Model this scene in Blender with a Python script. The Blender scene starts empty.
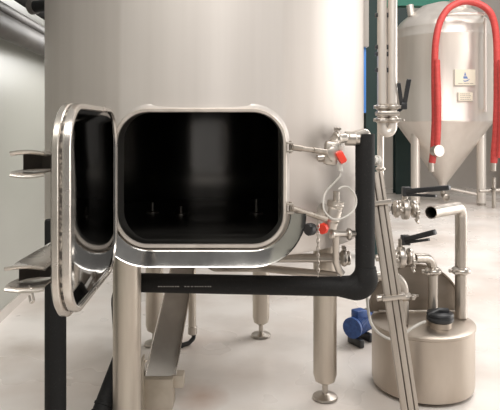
import bpy, bmesh, math, random
from mathutils import Vector, Matrix

random.seed(4)
S = bpy.context.scene
COL = S.collection
PI = math.pi

# ------------------------------------------------------------------ camera, world, light, exposure
F, CX, HY, EYE = 580.0, 250.0, 125.0, 1.133      # focal length (px), principal column, horizon row, eye height (m)
cam_d = bpy.data.cameras.new('camera')
cam = bpy.data.objects.new('camera', cam_d)
COL.objects.link(cam)
cam.location = (0, 0, EYE)
cam.rotation_euler = (PI / 2, 0, 0)
cam_d.sensor_width = 36.0
cam_d.lens = F / 500.0 * 36.0
cam_d.shift_y = -(205.0 - HY) / 500.0
cam_d.clip_start = 0.05
S.camera = cam

S.view_settings.view_transform = 'Standard'
S.view_settings.look = 'None'
S.view_settings.gamma = 1.0
S.view_settings.use_curve_mapping = False
S.view_settings.exposure = 0.24

W = bpy.data.worlds.new('hall_light')
S.world = W
W.use_nodes = True
wn = W.node_tree
wn.nodes.clear()
w_out = wn.nodes.new('ShaderNodeOutputWorld')
w_bg = wn.nodes.new('ShaderNodeBackground')
w_tc = wn.nodes.new('ShaderNodeTexCoord')
w_sep = wn.nodes.new('ShaderNodeSeparateXYZ')
W_BASE, W_RIGHT, W_FRONT, W_UP, W_MIN = 0.36, 0.08, 0.17, 0.06, 0.04
wn.links.new(w_tc.outputs['Generated'], w_sep.inputs[0])
def wmath(op, a, b, c=None, clampit=False):
    n = wn.nodes.new('ShaderNodeMath'); n.operation = op; n.use_clamp = clampit
    for i, v in enumerate((a, b, c)):
        if v is None: continue
        if isinstance(v, (int, float)): n.inputs[i].default_value = v
        else: wn.links.new(v, n.inputs[i])
    return n.outputs[0]


# the hall beyond what is built: dim behind the camera and to the left, bright towards the windows on the right and overhead
wx, wy, wz = w_sep.outputs[0], w_sep.outputs[1], w_sep.outputs[2]
w_dir = wmath('MULTIPLY_ADD', wx, W_RIGHT, W_BASE)
w_dir = wmath('MULTIPLY_ADD', wy, W_FRONT, w_dir)
w_dir = wmath('MULTIPLY_ADD', wz, W_UP, w_dir)
w_dir = wmath('MAXIMUM', w_dir, W_MIN)
w_bg.inputs[0].default_value = (1.0, 0.97, 0.935, 1)
wn.links.new(w_dir, w_bg.inputs[1])
wn.links.new(w_bg.outputs[0], w_out.inputs[0])


def area(name, loc, target, sx, sy, power, color):
    l = bpy.data.lights.new(name, 'AREA')
    l.shape = 'RECTANGLE'; l.size = sx; l.size_y = sy
    l.energy = power; l.color = color
    o = bpy.data.objects.new(name, l)
    COL.objects.link(o)
    o.location = loc
    o.rotation_euler = (Vector(target) - Vector(loc)).to_track_quat('-Z', 'Y').to_euler()
    return o


area('right_window_light', (5.6, 3.6, 1.3), (0.0, 2.5, 0.2), 4.0, 2.2, 120, (1.0, 0.965, 0.925))
area('ceiling_light', (3.3, 5.2, 4.6), (2.9, 5.2, 0.0), 2.8, 3.2, 190, (1.0, 0.97, 0.94))
area('front_ceiling_light', (0.3, -0.9, 4.5), (-0.1, 2.2, 0.9), 4.0, 1.8, 195, (1.0, 0.965, 0.925))
area('left_wall_fill', (-0.5, 5.2, 2.0), (-1.5, 3.8, 1.6), 1.0, 1.0, 6.5, (1.0, 0.99, 0.97)).data.spread = math.radians(75)  # unseen fill added behind the tank to brighten the left wall


# ------------------------------------------------------------------ helpers
def P(px, py, Y):
    """photo column/row at depth Y -> point in the room"""
    return Vector(((px - CX) / F * Y, Y, EYE - (py - HY) / F * Y))


def X_(px, Y): return (px - CX) / F * Y
def Z_(py, Y): return EYE - (py - HY) / F * Y


def mat(name, color, rough=0.5, metal=0.0, spec=0.5, coat=0.0):
    m = bpy.data.materials.new(name)
    m.use_nodes = True
    b = m.node_tree.nodes['Principled BSDF']
    b.inputs['Base Color'].default_value = (*color, 1)
    b.inputs['Roughness'].default_value = rough
    b.inputs['Metallic'].default_value = metal
    b.inputs['Specular IOR Level'].default_value = spec
    b.inputs['Coat Weight'].default_value = coat
    return m


def noise_mix(m, scale, c1, c2, detail=4, rough=None, lo=0.35, hi=0.65, bump=0.0, space='Object'):
    """mottled colour (and roughness) on a material; scale may be a 3-vector"""
    nt = m.node_tree
    b = nt.nodes['Principled BSDF']
    tc = nt.nodes.new('ShaderNodeTexCoord')
    mp = nt.nodes.new('ShaderNodeMapping')
    mp.inputs['Scale'].default_value = scale if hasattr(scale, '__len__') else (scale,) * 3
    n = nt.nodes.new('ShaderNodeTexNoise')
    n.inputs['Scale'].default_value = 1.0
    n.inputs['Detail'].default_value = detail
    r = nt.nodes.new('ShaderNodeValToRGB')
    r.color_ramp.elements[0].position = lo
    r.color_ramp.elements[1].position = hi
    r.color_ramp.elements[0].color = (*c1, 1)
    r.color_ramp.elements[1].color = (*c2, 1)
    nt.links.new(tc.outputs[space], mp.inputs[0])
    nt.links.new(mp.outputs[0], n.inputs['Vector'])
    nt.links.new(n.outputs['Fac'], r.inputs[0])
    nt.links.new(r.outputs[0], b.inputs['Base Color'])
    if rough:
        mr = nt.nodes.new('ShaderNodeMapRange')
        mr.inputs['From Min'].default_value = 0.3
        mr.inputs['From Max'].default_value = 0.7
        mr.inputs['To Min'].default_value = rough[0]
        mr.inputs['To Max'].default_value = rough[1]
        nt.links.new(n.outputs['Fac'], mr.inputs[0])
        nt.links.new(mr.outputs[0], b.inputs['Roughness'])
    if bump:
        bp = nt.nodes.new('ShaderNodeBump')
        bp.inputs['Strength'].default_value = bump
        bp.inputs['Distance'].default_value = 0.002
        nt.links.new(n.outputs['Fac'], bp.inputs['Height'])
        nt.links.new(bp.outputs[0], b.inputs['Normal'])
    return m


class MB:
    """collects shapes, then becomes ONE mesh object"""

    def __init__(self):
        self.bm = bmesh.new()

    def quad_rows(self, rows, closed=True, cap0=False, cap1=False):
        vs = [[self.bm.verts.new(p) for p in r] for r in rows]
        n = len(rows[0])
        for a, b in zip(vs, vs[1:]):
            for i in range(n if closed else n - 1):
                j = (i + 1) % n
                try: self.bm.faces.new((a[i], a[j], b[j], b[i]))
                except ValueError: pass
        if cap0: self.bm.faces.new(list(reversed(vs[0])))
        if cap1: self.bm.faces.new(vs[-1])
        return self

    def lathe(self, prof, org=(0, 0, 0), axis=(0, 0, 1), seg=32, a0=0.0, a1=None):
        """prof: list of (radius, height along axis)"""
        org = Vector(org); ax = Vector(axis).normalized()
        q = ax.to_track_quat('Z', 'Y')
        full = a1 is None
        n = seg if full else seg + 1
        rows = []
        for r, h in prof:
            row = []
            for i in range(n):
                t = 2 * PI * i / seg if full else a0 + (a1 - a0) * i / seg
                row.append(org + q @ Vector((max(r, 1e-5) * math.cos(t), max(r, 1e-5) * math.sin(t), h)))
            rows.append(row)
        self.quad_rows(rows, closed=full)
        return self

    def cyl(self, p0, p1, r, seg=24, r1=None, bev=0.0):
        p0, p1 = Vector(p0), Vector(p1)
        L = (p1 - p0).length
        r1 = r if r1 is None else r1
        if bev:
            prof = [(0, 0), (r - bev, 0), (r, bev), (r1, L - bev), (r1 - bev, L), (0, L)]
        else:
            prof = [(0, 0), (r, 0), (r1, L), (0, L)]
        return self.lathe(prof, p0, p1 - p0, seg)

    def tube(self, pts, r, seg=16, bend=0.0, nb=8, closed=False, wall=None, cap=True):
        """round tube along pts, corners rounded with radius bend; wall = open ended with that wall thickness"""
        pts = [Vector(p) for p in pts]
        path = []
        if bend and len(pts) > 2:
            path.append(pts[0])
            for a, b, c in zip(pts, pts[1:], pts[2:]):
                d0, d1 = (a - b).normalized(), (c - b).normalized()
                ang = d0.angle(d1)
                if abs(PI - ang) < 0.02:
                    path.append(b); continue
                t = min(bend / math.tan(ang / 2), (a - b).length * 0.49, (c - b).length * 0.49)
                rr = t * math.tan(ang / 2)
                cen = b + (d0 + d1).normalized() * (rr / math.sin(ang / 2))
                s, e = b + d0 * t - cen, b + d1 * t - cen
                tot = s.angle(e)
                ax = s.cross(e).normalized()
                for k in range(nb + 1):
                    path.append(cen + Matrix.Rotation(tot * k / nb, 3, ax) @ s)
            path.append(pts[-1])
        else:
            path = pts
        n = len(path)
        rows = []
        up = None
        tang = []
        for i in range(n):
            if closed: t = path[(i + 1) % n] - path[i - 1]
            else: t = path[min(i + 1, n - 1)] - path[max(i - 1, 0)]
            tang.append(t.normalized())
        for i in range(n):
            t = tang[i]
            if up is None:
                up = t.orthogonal().normalized()
            else:
                up = tang[i - 1].rotation_difference(t) @ up
                up = (up - t * up.dot(t)).normalized()
            s = t.cross(up)
            rr = r[i] if hasattr(r, '__len__') else r
            rows.append([path[i] + (up * math.cos(2 * PI * k / seg) + s * math.sin(2 * PI * k / seg)) * rr for k in range(seg)])
        if closed:
            rows.append(rows[0])
            self.quad_rows(rows)
        elif wall:
            inner = [[path[i] + (p - path[i]) * (1 - wall / r) for p in rows[i]] for i in range(n)]
            self.quad_rows([inner[len(inner) // 2]] + inner[len(inner) // 2 - 1::-1] + rows, cap1=True)
        else:
            self.quad_rows(rows, cap0=cap, cap1=cap)
        return self

    def box(self, c, s, rot=None, bev=0.0):
        c = Vector(c)
        geo = bmesh.ops.create_cube(self.bm, size=1.0)
        vs = geo['verts']
        for v in vs:
            p = Vector((v.co.x * s[0], v.co.y * s[1], v.co.z * s[2]))
            v.co = p
        if bev:
            es = list({e for v in vs for e in v.link_edges})
            g = bmesh.ops.bevel(self.bm, geom=es, offset=bev, segments=2, affect='EDGES', profile=0.5)
            vs = list({v for f in g['faces'] for v in f.verts} | {v for v in vs if v.is_valid})
        for v in vs:
            v.co = (rot @ v.co if rot else v.co) + c
        return self

    def bar(self, p0, p1, w, h, up=(0, 0, 1), bev=0.0):
        p0, p1 = Vector(p0), Vector(p1)
        d = p1 - p0
        z = d.normalized(); u = Vector(up)
        x = u.cross(z).normalized(); y = z.cross(x)
        M = Matrix((x, y, z)).transposed()
        return self.box((p0 + p1) / 2, (w, h, d.length), M, bev)

    def extrude(self, poly, d):
        """closed polygon of 3-D points swept by vector d"""
        d = Vector(d)
        a = [Vector(p) for p in poly]
        return self.quad_rows([a, [p + d for p in a]], cap0=True, cap1=True)

    def build(self, name, material, parent=None, smooth=True, angle=35, base=None):
        bm = self.bm
        bmesh.ops.remove_doubles(bm, verts=bm.verts, dist=1e-6)
        bmesh.ops.recalc_face_normals(bm, faces=bm.faces)
        if parent is not None:
            off = parent.get('_w'); off = Vector(off) if off is not None else Vector()
        elif base is not None:
            off = Vector(base)
        else:
            lo = Vector([min(v.co[i] for v in bm.verts) for i in range(3)])
            hi = Vector([max(v.co[i] for v in bm.verts) for i in range(3)])
            off = Vector(((lo.x + hi.x) / 2, (lo.y + hi.y) / 2, lo.z))
        for v in bm.verts: v.co -= off
        me = bpy.data.meshes.new(name)
        bm.to_mesh(me); bm.free()
        me.materials.append(material)
        if smooth:
            for p in me.polygons: p.use_smooth = True
            me.set_sharp_from_angle(angle=math.radians(angle))
        o = bpy.data.objects.new(name, me)
        COL.objects.link(o)
        if parent is not None:
            o.parent = parent
        else:
            o.location = off
        o['_w'] = list(off)
        return o


def thing(name, label, cat, loc=(0, 0, 0), group=None):
    o = bpy.data.objects.new(name, None)
    o.empty_display_size = 0.1
    COL.objects.link(o)
    o.location = loc
    o['_w'] = list(loc)
    return tag(o, label, cat, group)


def tag(o, label, cat, group=None):
    o['label'] = label; o['category'] = cat
    if group: o['group'] = group
    return o


def struct(o):
    o['kind'] = 'structure'
    return o


def rrect(hw, hh, r, n=10):
    """rounded rectangle outline (u, v), counter-clockwise, 4(n+1) points"""
    out = []
    for cx, cy, a in ((hw - r, hh - r, 0), (-hw + r, hh - r, PI / 2), (-hw + r, -hh + r, PI), (hw - r, -hh + r, 1.5 * PI)):
        for k in range(n + 1):
            t = a + PI / 2 * k / n
            out.append((cx + r * math.cos(t), cy + r * math.sin(t)))
    return out


def clamp_ring(mb, c, axis, r, w=0.016):
    """tri-clamp ferrule pair seen as a thick rounded ring round a pipe"""
    c = Vector(c); ax = Vector(axis).normalized()
    mb.lathe([(r * 0.62, -w), (r * 0.7, -w * 0.9), (r * 0.95, -w * 0.45), (r, -w * 0.2), (r, w * 0.2), (r * 0.95, w * 0.45), (r * 0.7, w * 0.9), (r * 0.62, w)], c, ax, 24)


def clamp_screw(mb, c, axis, side, r):
    """bolt and wing nut standing off a clamp ring"""
    c = Vector(c); ax = Vector(axis).normalized(); s = Vector(side).normalized()
    t = ax.cross(s).normalized()
    b = c + s * (r + 0.006)
    mb.box(b - t * 0.012, (0.014, 0.014, 0.014), bev=0.002)
    mb.box(b + t * 0.012, (0.014, 0.014, 0.014), bev=0.002)
    mb.cyl(b - t * 0.02, b + t * 0.034, 0.004, 10)
    mb.bar(b + t * 0.03 - s * 0.014, b + t * 0.03 + s * 0.014, 0.008, 0.008)


def clamp(parent, c, axis, side, r, m, name='clamp'):
    mb = MB(); clamp_ring(mb, c, axis, r)
    o = mb.build(name, m, parent)
    mb = MB(); clamp_screw(mb, c, axis, side, r)
    mb.build('wing_nut', m, o)
    return o


# ------------------------------------------------------------------ materials
M = {}
M['shell'] = noise_mix(mat('brushed_tank_steel', (0.62, 0.59, 0.55), 0.5, 0.5), (11, 11, 0.35), (0.63, 0.59, 0.555), (0.69, 0.65, 0.615), 5, (0.46, 0.52))
M['steel'] = noise_mix(mat('satin_pipe_steel', (0.5, 0.46, 0.41), 0.3, 1.0), (14, 14, 4), (0.47, 0.43, 0.385), (0.57, 0.525, 0.475), 3, (0.30, 0.44))
M['leg'] = noise_mix(mat('ground_leg_steel', (0.6, 0.56, 0.5), 0.4, 1.0), (30, 30, 3), (0.52, 0.47, 0.41), (0.62, 0.57, 0.50), 4, (0.34, 0.5))
M['hrim'] = noise_mix(mat('hatch_rim_steel', (0.7, 0.64, 0.58), 0.4, 0.55), 14, (0.62, 0.56, 0.50), (0.72, 0.66, 0.60), 3, (0.32, 0.44))
M['bolt'] = noise_mix(mat('worn_bolt_steel', (0.36, 0.32, 0.28), 0.4, 0.9), 30, (0.30, 0.265, 0.225), (0.44, 0.39, 0.34), 3, (0.34, 0.5))
M['polish'] = noise_mix(mat('polished_steel', (0.6, 0.59, 0.57), 0.1, 1.0), (10, 10, 10), (0.42, 0.41, 0.395), (0.52, 0.51, 0.49), 3, (0.06, 0.16))
M['rim'] = noise_mix(mat('rim_steel', (0.7, 0.66, 0.61), 0.28, 0.9), 9, (0.56, 0.52, 0.475), (0.62, 0.58, 0.535), 3, (0.2, 0.3))
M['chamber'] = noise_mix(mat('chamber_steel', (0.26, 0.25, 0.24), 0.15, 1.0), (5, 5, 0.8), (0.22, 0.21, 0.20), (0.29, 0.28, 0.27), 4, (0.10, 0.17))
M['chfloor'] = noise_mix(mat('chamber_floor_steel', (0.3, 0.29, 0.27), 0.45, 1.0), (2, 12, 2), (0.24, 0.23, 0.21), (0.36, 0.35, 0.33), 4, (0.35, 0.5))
M['mirror'] = noise_mix(mat('door_mirror_steel', (0.5, 0.5, 0.5), 0.06, 1.0), 25, (0.15, 0.15, 0.15), (0.19, 0.19, 0.187), 3, (0.04, 0.07))  # steel tinted dark to deepen the dark reflections on the door panel
M['gasket'] = noise_mix(mat('gasket_rubber', (0.25, 0.22, 0.19), 0.5), 90, (0.06, 0.05, 0.042), (0.46, 0.41, 0.35), 3, None, 0.45, 0.68)
M['shaded_web'] = mat('shaded_web_steel', (0.05, 0.042, 0.036), 0.6, 0.3)  # near-black colour stands for the shade between the bracket jaws
M['insul'] = noise_mix(mat('black_foam_insulation', (0.012, 0.012, 0.012), 0.7, 0.0, 0.3), 160, (0.010, 0.010, 0.010), (0.05, 0.05, 0.048), 3, None, 0.6, 0.95, bump=0.1)
M['black'] = mat('black_plastic', (0.02, 0.021, 0.023), 0.4)
M['red'] = noise_mix(mat('red_hose_rubber', (0.55, 0.05, 0.04), 0.5), (12, 12, 30), (0.46, 0.046, 0.040), (0.54, 0.062, 0.055), 3)
M['red_plastic'] = mat('red_plastic', (0.78, 0.06, 0.035), 0.35)
M['white'] = mat('white_tube', (0.52, 0.50, 0.46), 0.4)
M['blue'] = noise_mix(mat('blue_motor_paint', (0.03, 0.1, 0.33), 0.4), 40, (0.014, 0.05, 0.19), (0.025, 0.085, 0.28), 2)
M['film'] = mat('blue_protective_film', (0.10, 0.32, 0.85), 0.35)
M['green'] = noise_mix(mat('green_column_paint', (0.05, 0.12, 0.105), 0.5), 3, (0.010, 0.032, 0.030), (0.017, 0.042, 0.039), 3)
M['teal'] = mat('teal_beam_paint', (0.02, 0.25, 0.17), 0.45)
M['far'] = noise_mix(mat('far_tank_steel', (0.72, 0.67, 0.61), 0.42, 0.7), (7, 7, 0.6), (0.69, 0.635, 0.58), (0.76, 0.71, 0.655), 4, (0.36, 0.5))
M['plate'] = mat('cream_plate', (0.70, 0.64, 0.52), 0.4)
M['emblem'] = mat('emblem_blue_ink', (0.12, 0.20, 0.42), 0.5)
M['ink'] = mat('grey_ink', (0.30, 0.27, 0.24), 0.5)
M['hoseink'] = mat('pale_print', (0.30, 0.29, 0.27), 0.6)
M['dull'] = noise_mix(mat('dull_drum_steel', (0.5, 0.44, 0.38), 0.42, 1.0), (8, 8, 3), (0.44, 0.385, 0.33), (0.53, 0.47, 0.41), 4, (0.34, 0.5))
M['railm'] = noise_mix(mat('rail_steel', (0.6, 0.55, 0.49), 0.45, 0.5), (12, 12, 3), (0.38, 0.335, 0.29), (0.48, 0.43, 0.375), 4, (0.4, 0.5))
M['chute'] = noise_mix(mat('chute_steel', (0.42, 0.40, 0.37), 0.32, 1.0), (6, 6, 6), (0.36, 0.34, 0.31), (0.48, 0.455, 0.42), 4, (0.42, 0.55))
M['tan'] = noise_mix(mat('tan_box_steel', (0.56, 0.50, 0.42), 0.5, 0.6), 10, (0.50, 0.44, 0.36), (0.62, 0.56, 0.48), 3)
M['duct'] = noise_mix(mat('grey_duct', (0.1, 0.09, 0.085), 0.55, 0.2), (3, 3, 12), (0.075, 0.07, 0.063), (0.13, 0.12, 0.11), 3)
M['lid'] = noise_mix(mat('darkened_lid_steel', (0.36, 0.31, 0.26), 0.4, 0.9), (6, 6, 9), (0.22, 0.185, 0.15), (0.33, 0.285, 0.24), 4, (0.34, 0.5))  # lid coloured dark in place of the dim surroundings it reflects
M['wall'] = noise_mix(mat('glossy_wall_panel', (0.68, 0.67, 0.62), 0.32), (1.5, 0.35, 0.8), (0.33, 0.335, 0.30), (0.39, 0.39, 0.355), 3)
M['backwall'] = noise_mix(mat('back_wall_plaster', (0.52, 0.48, 0.44), 0.7), 1.2, (0.47, 0.43, 0.39), (0.56, 0.52, 0.48), 3)


def floor_material():
    m = mat('sealed_concrete', (0.66, 0.61, 0.56), 0.3)
    nt = m.node_tree; b = nt.nodes['Principled BSDF']
    tc = nt.nodes.new('ShaderNodeTexCoord')

    def noise(scale, detail, off=0):
        mp = nt.nodes.new('ShaderNodeMapping')
        mp.inputs['Location'].default_value = (off, off * 0.7, 0)
        n = nt.nodes.new('ShaderNodeTexNoise')
        n.inputs['Scale'].default_value = scale; n.inputs['Detail'].default_value = detail
        nt.links.new(tc.outputs['Object'], mp.inputs[0]); nt.links.new(mp.outputs[0], n.inputs['Vector'])
        return n

    def ramp(n, lo, hi, c1=(0, 0, 0), c2=(1, 1, 1)):
        r = nt.nodes.new('ShaderNodeValToRGB')
        r.color_ramp.elements[0].position = lo; r.color_ramp.elements[1].position = hi
        r.color_ramp.elements[0].color = (*c1, 1); r.color_ramp.elements[1].color = (*c2, 1)
        nt.links.new(n.outputs['Fac'], r.inputs[0]); return r

    def mix(fac, a, col):
        x = nt.nodes.new('ShaderNodeMix'); x.data_type = 'RGBA'
        nt.links.new(fac.outputs[0], x.inputs[0]); nt.links.new(a, x.inputs[6]); x.inputs[7].default_value = (*col, 1)
        return x.outputs[2]
    base = ramp(noise(1.1, 4), 0.3, 0.7, (0.74, 0.695, 0.655), (0.82, 0.785, 0.75))
    rust = ramp(noise(1.6, 7, 3.1), 0.44, 0.74, (0, 0, 0), (0.40, 0.40, 0.40))
    c = mix(rust, base.outputs[0], (0.40, 0.27, 0.19))
    grime = ramp(noise(2.2, 7, 8.4), 0.50, 0.76, (0, 0, 0), (0.36, 0.36, 0.36))
    c = mix(grime, c, (0.30, 0.26, 0.22))
    # three individual rusty spill marks
    for cx_, cy_, rad, amt, col in ((-0.21, 2.42, 0.16, 0.65, (0.40, 0.22, 0.14)), (-0.30, 3.05, 0.22, 0.4, (0.42, 0.28, 0.20)), (-1.15, 2.95, 0.22, 0.55, (0.26, 0.19, 0.13))):
        d = nt.nodes.new('ShaderNodeVectorMath'); d.operation = 'DISTANCE'; d.inputs[1].default_value = (cx_, cy_, 0)
        nt.links.new(tc.outputs['Object'], d.inputs[0])
        nz = noise(6, 5, cx_)
        ad = nt.nodes.new('ShaderNodeMath'); ad.operation = 'MULTIPLY_ADD'; ad.inputs[1].default_value = rad * 1.2
        nt.links.new(nz.outputs['Fac'], ad.inputs[0]); nt.links.new(d.outputs['Value'], ad.inputs[2])
        rm = nt.nodes.new('ShaderNodeMapRange'); rm.inputs['From Min'].default_value = rad * 0.5; rm.inputs['From Max'].default_value = rad * 1.5
        rm.inputs['To Min'].default_value = amt; rm.inputs['To Max'].default_value = 0.0
        nt.links.new(ad.outputs[0], rm.inputs[0])
        c = mix(rm, c, col)
    nt.links.new(c, b.inputs['Base Color'])
    mr = nt.nodes.new('ShaderNodeMapRange')
    mr.inputs['To Min'].default_value = 0.16; mr.inputs['To Max'].default_value = 0.42
    nt.links.new(noise(1.9, 3, 5).outputs['Fac'], mr.inputs[0]); nt.links.new(mr.outputs[0], b.inputs['Roughness'])
    return m


M['floor'] = floor_material()

# ------------------------------------------------------------------ the hall
mb = MB(); mb.box((2.2, 5.0, -0.05), (9.6, 15.0, 0.10)); struct(mb.build('floor', M['floor'], smooth=False, base=(0, 0, 0)))

wl0, wl1 = Vector((-1.19, 0.0, 0)), Vector((-2.04, 11.2, 0))       # foot of the left wall
wdir = (wl1 - wl0).normalized(); wnorm = Vector((-wdir.y, wdir.x, 0))
mb = MB()
a0, a1 = wl0 - wdir * 1.5, wl1
mb.extrude([a0, a1, a1 + wnorm * 0.12, a0 + wnorm * 0.12], (0, 0, 4.4))
struct(mb.build('wall_left', M['wall'], smooth=False, base=(0, 0, 0)))
mb = MB()
a0n = wl0 - wdir * 1.5
mb.extrude([a0n - wnorm * 0.012, a1 - wnorm * 0.012, a1 - wnorm * 0.0005, a0n - wnorm * 0.0005], (0, 0, 0.06))
struct(mb.build('baseboard_left', M['backwall'], smooth=False, base=(0, 0, 0)))

mb = MB(); mb.box((2.4, 10.6, 2.2), (9.0, 0.2, 4.4)); struct(mb.build('wall_back', M['backwall'], smooth=False, base=(0, 0, 0)))


def i_column(x, y, w, d, h, m):
    mb = MB(); t = 0.02
    mb.box((x, y - d / 2 + t / 2, h / 2), (w, t, h)); mb.box((x, y + d / 2 - t / 2, h / 2), (w, t, h)); mb.box((x, y, h / 2), (t, d - 2 * t, h))
    return struct(mb.build('column', m, smooth=False))


i_column(X_(371.5, 5.0), 5.0, 0.125, 0.16, 4.4, M['green'])
i_column(X_(402.5, 9.6), 9.6, 0.27, 0.20, 3.05, M['green'])
mb = MB(); z = 3.20; x0, x1 = 1.4, 3.3
for dz, w, h in ((-0.1, 0.2, 0.02), (0.1, 0.2, 0.02), (0, 0.02, 0.18)):
    mb.box(((x0 + x1) / 2, 9.6, z + dz), (x1 - x0, w, h))
struct(mb.build('beam', M['teal'], smooth=False))

# ------------------------------------------------------------------ the big steel tank
TX, TY, TR = -0.190, 2.585, 0.684
TZ0, TZ1 = 0.69, 3.1
MX, MZ, MHW, MHH, MR = -0.160, 0.962, 0.266, 0.212, 0.098      # manway opening
MY = 1.862                                                      # its front plane
tank = thing('storage_tank', 'large upright stainless steel tank with an open rectangular hatch, standing on legs', 'tank', (TX, TY, 0))


def on_shell(x, r=TR): return TY - math.sqrt(max(r * r - (x - TX) ** 2, 0.0))


# shell with the hatch cut through it
mb = MB()
mb.lathe([(0, TZ0 - 0.035), (0.35, TZ0 - 0.03), (TR - 0.05, TZ0 - 0.014), (TR - 0.012, TZ0 - 0.004), (TR, TZ0 + 0.014), (TR, TZ1), (TR - 0.008, TZ1), (TR - 0.008, TZ0 + 0.03), (0, TZ0 + 0.022)], (TX, TY, 0), seg=128)
shell = mb.build('shell', M['shell'], tank)
mb = MB()
o2 = rrect(MHW + 0.002, MHH + 0.002, MR)
mb.quad_rows([[Vector((MX + u, y, MZ + v)) for u, v in o2] for y in (1.6, 2.3)], cap0=True, cap1=True)
cut = mb.build('cutter', M['shell'], tank)
bo = shell.modifiers.new('hatch', 'BOOLEAN'); bo.object = cut; bo.operation = 'DIFFERENCE'; bo.solver = 'EXACT'
bpy.context.view_layer.update()
dg = bpy.context.evaluated_depsgraph_get()
nm = bpy.data.meshes.new_from_object(shell.evaluated_get(dg))
shell.modifiers.clear(); shell.data = nm
bpy.data.objects.remove(cut)
for p in shell.data.polygons: p.use_smooth = True
shell.data.set_sharp_from_angle(angle=math.radians(35))

# chamber lining, steel coloured darker for the shade inside: wall, floor and top
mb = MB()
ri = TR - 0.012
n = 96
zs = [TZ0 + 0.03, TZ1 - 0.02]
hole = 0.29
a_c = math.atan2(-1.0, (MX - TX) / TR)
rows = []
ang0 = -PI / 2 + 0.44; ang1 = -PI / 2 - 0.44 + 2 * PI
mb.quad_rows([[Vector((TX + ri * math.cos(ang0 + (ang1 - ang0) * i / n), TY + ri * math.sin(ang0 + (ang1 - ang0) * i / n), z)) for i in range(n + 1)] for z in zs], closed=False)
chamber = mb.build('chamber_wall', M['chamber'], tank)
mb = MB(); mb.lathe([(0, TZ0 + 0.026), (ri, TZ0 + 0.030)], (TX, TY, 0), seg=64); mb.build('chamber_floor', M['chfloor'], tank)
mb = MB(); mb.lathe([(0, TZ1 + 0.13), (TR * 0.5, TZ1 + 0.1), (TR - 0.03, TZ1 + 0.015), (TR, TZ1)], (TX, TY, 0), seg=96); mb.build('tank_top', M['shell'], tank)
# fittings seen dimly inside: short pegs standing on the chamber floor
for dx, dy, h in ((-0.27, 0.15, 0.05), (-0.13, 0.1, 0.04), (0.22, 0.12, 0.07)):
    mb = MB(); mb.cyl((TX + dx, TY + dy, TZ0 + 0.028), (TX + dx, TY + dy, TZ0 + 0.028 + h), 0.008, 12); mb.lathe([(0.03, 0), (0.03, 0.008), (0, 0.012)], (TX + dx, TY + dy, TZ0 + 0.028), seg=20)
    mb.build('chamber_fitting', M['steel'], tank)

# manway neck flaring out of the shell
def ring(off, yf, hw=MHW, hh=MHH, r=MR):
    return [Vector((MX + u, yf(MX + u), MZ + v)) for u, v in rrect(hw + off, hh + off, r + off, 12)]


mb = MB()
blend = lambda k: (lambda x: MY + (on_shell(x) - MY) * k)
mb.quad_rows([
    ring(0.0, lambda x: MY + 0.006), ring(0.002, lambda x: MY), ring(0.010, lambda x: MY - 0.001), ring(0.0135, lambda x: MY + 0.004),
    ring(0.0138, lambda x: MY + 0.010)])
mb.build('hatch_rim', M['hrim'], tank)
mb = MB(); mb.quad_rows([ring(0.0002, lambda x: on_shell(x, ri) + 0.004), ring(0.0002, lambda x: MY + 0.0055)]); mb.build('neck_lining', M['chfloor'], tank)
mb = MB()
mb.quad_rows([ring(0.0136, lambda x: MY + 0.009), ring(0.0140, blend(0.35)), ring(0.0150, blend(0.60)), ring(0.0172, blend(0.78)), ring(0.0205, blend(0.90)), ring(0.0245, blend(0.97)), ring(0.029, lambda x: on_shell(x) - 0.0006)])
mb.build('hatch_neck', M['shell'], tank, angle=60)

# polished drip lip under the hatch
rim_pts = rrect(MHW, MHH, MR, 12)


def lip_row(off, y, sag=0.0):
    pts = rrect(MHW + off, MHH + off, MR + off, 12)
    k = 13
    # from the right-hand side down round the bottom to the left-hand side
    seq = pts[2 * k:4 * k]
    return [Vector((MX + u, y, MZ + v - sag)) for u, v in seq]


mb = MB()
mb.quad_rows([lip_row(0.017, MY + 0.035), lip_row(0.019, MY + 0.014), lip_row(0.022, MY + 0.012), lip_row(0.030, MY + 0.008), lip_row(0.070, MY - 0.001), lip_row(0.0735, MY - 0.004), lip_row(0.0755, MY + 0.000), lip_row(0.0735, MY + 0.005), lip_row(0.030, MY + 0.014), lip_row(0.024, MY + 0.035)], closed=False)
mb.build('drip_lip', M['polish'], tank)

# swing bolts right of the hatch
for py, rise in ((147, 5), (208, 11)):
    a = P(290.5, py, 1.865); b = P(326, py + rise, 1.955)
    mb = MB()
    for s in (-1, 1):
        mb.box(a + Vector((-0.002, 0.008, s * 0.0135)), (0.022, 0.05, 0.006), bev=0.0015)
    lug = mb.build('bolt_lug', M['steel'], tank)
    mb = MB()
    mb.cyl(a + Vector((0, 0, -0.02)), a + Vector((0, 0, 0.02)), 0.005, 12)
    mb.cyl(a, b, 0.0085, 16)
    mb.cyl(a + (b - a) * 0.02, a + (b - a) * 0.3, 0.0105, 16, bev=0.002)
    mb.cyl(a + (b - a) * 0.62, b, 0.0098, 12)
    mb.build('swing_bolt', M['bolt'], tank)

# level gauge strip on the right flank
gx, gy = TX + TR + 0.0125, 2.55
mb = MB(); mb.box((gx, gy, 2.2), (0.023, 0.05, 1.45), bev=0.003)
g = mb.build('level_gauge', M['shell'], tank)
g['label'] = 'narrow upright steel gauge housing'
mb = MB(); mb.box((gx - 0.004, gy + 0.01, 1.33), (0.014, 0.03, 0.288), bev=0.002)
g2 = mb.build('protective_film', M['film'], tank); g2['label'] = 'blue film strip'


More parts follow.
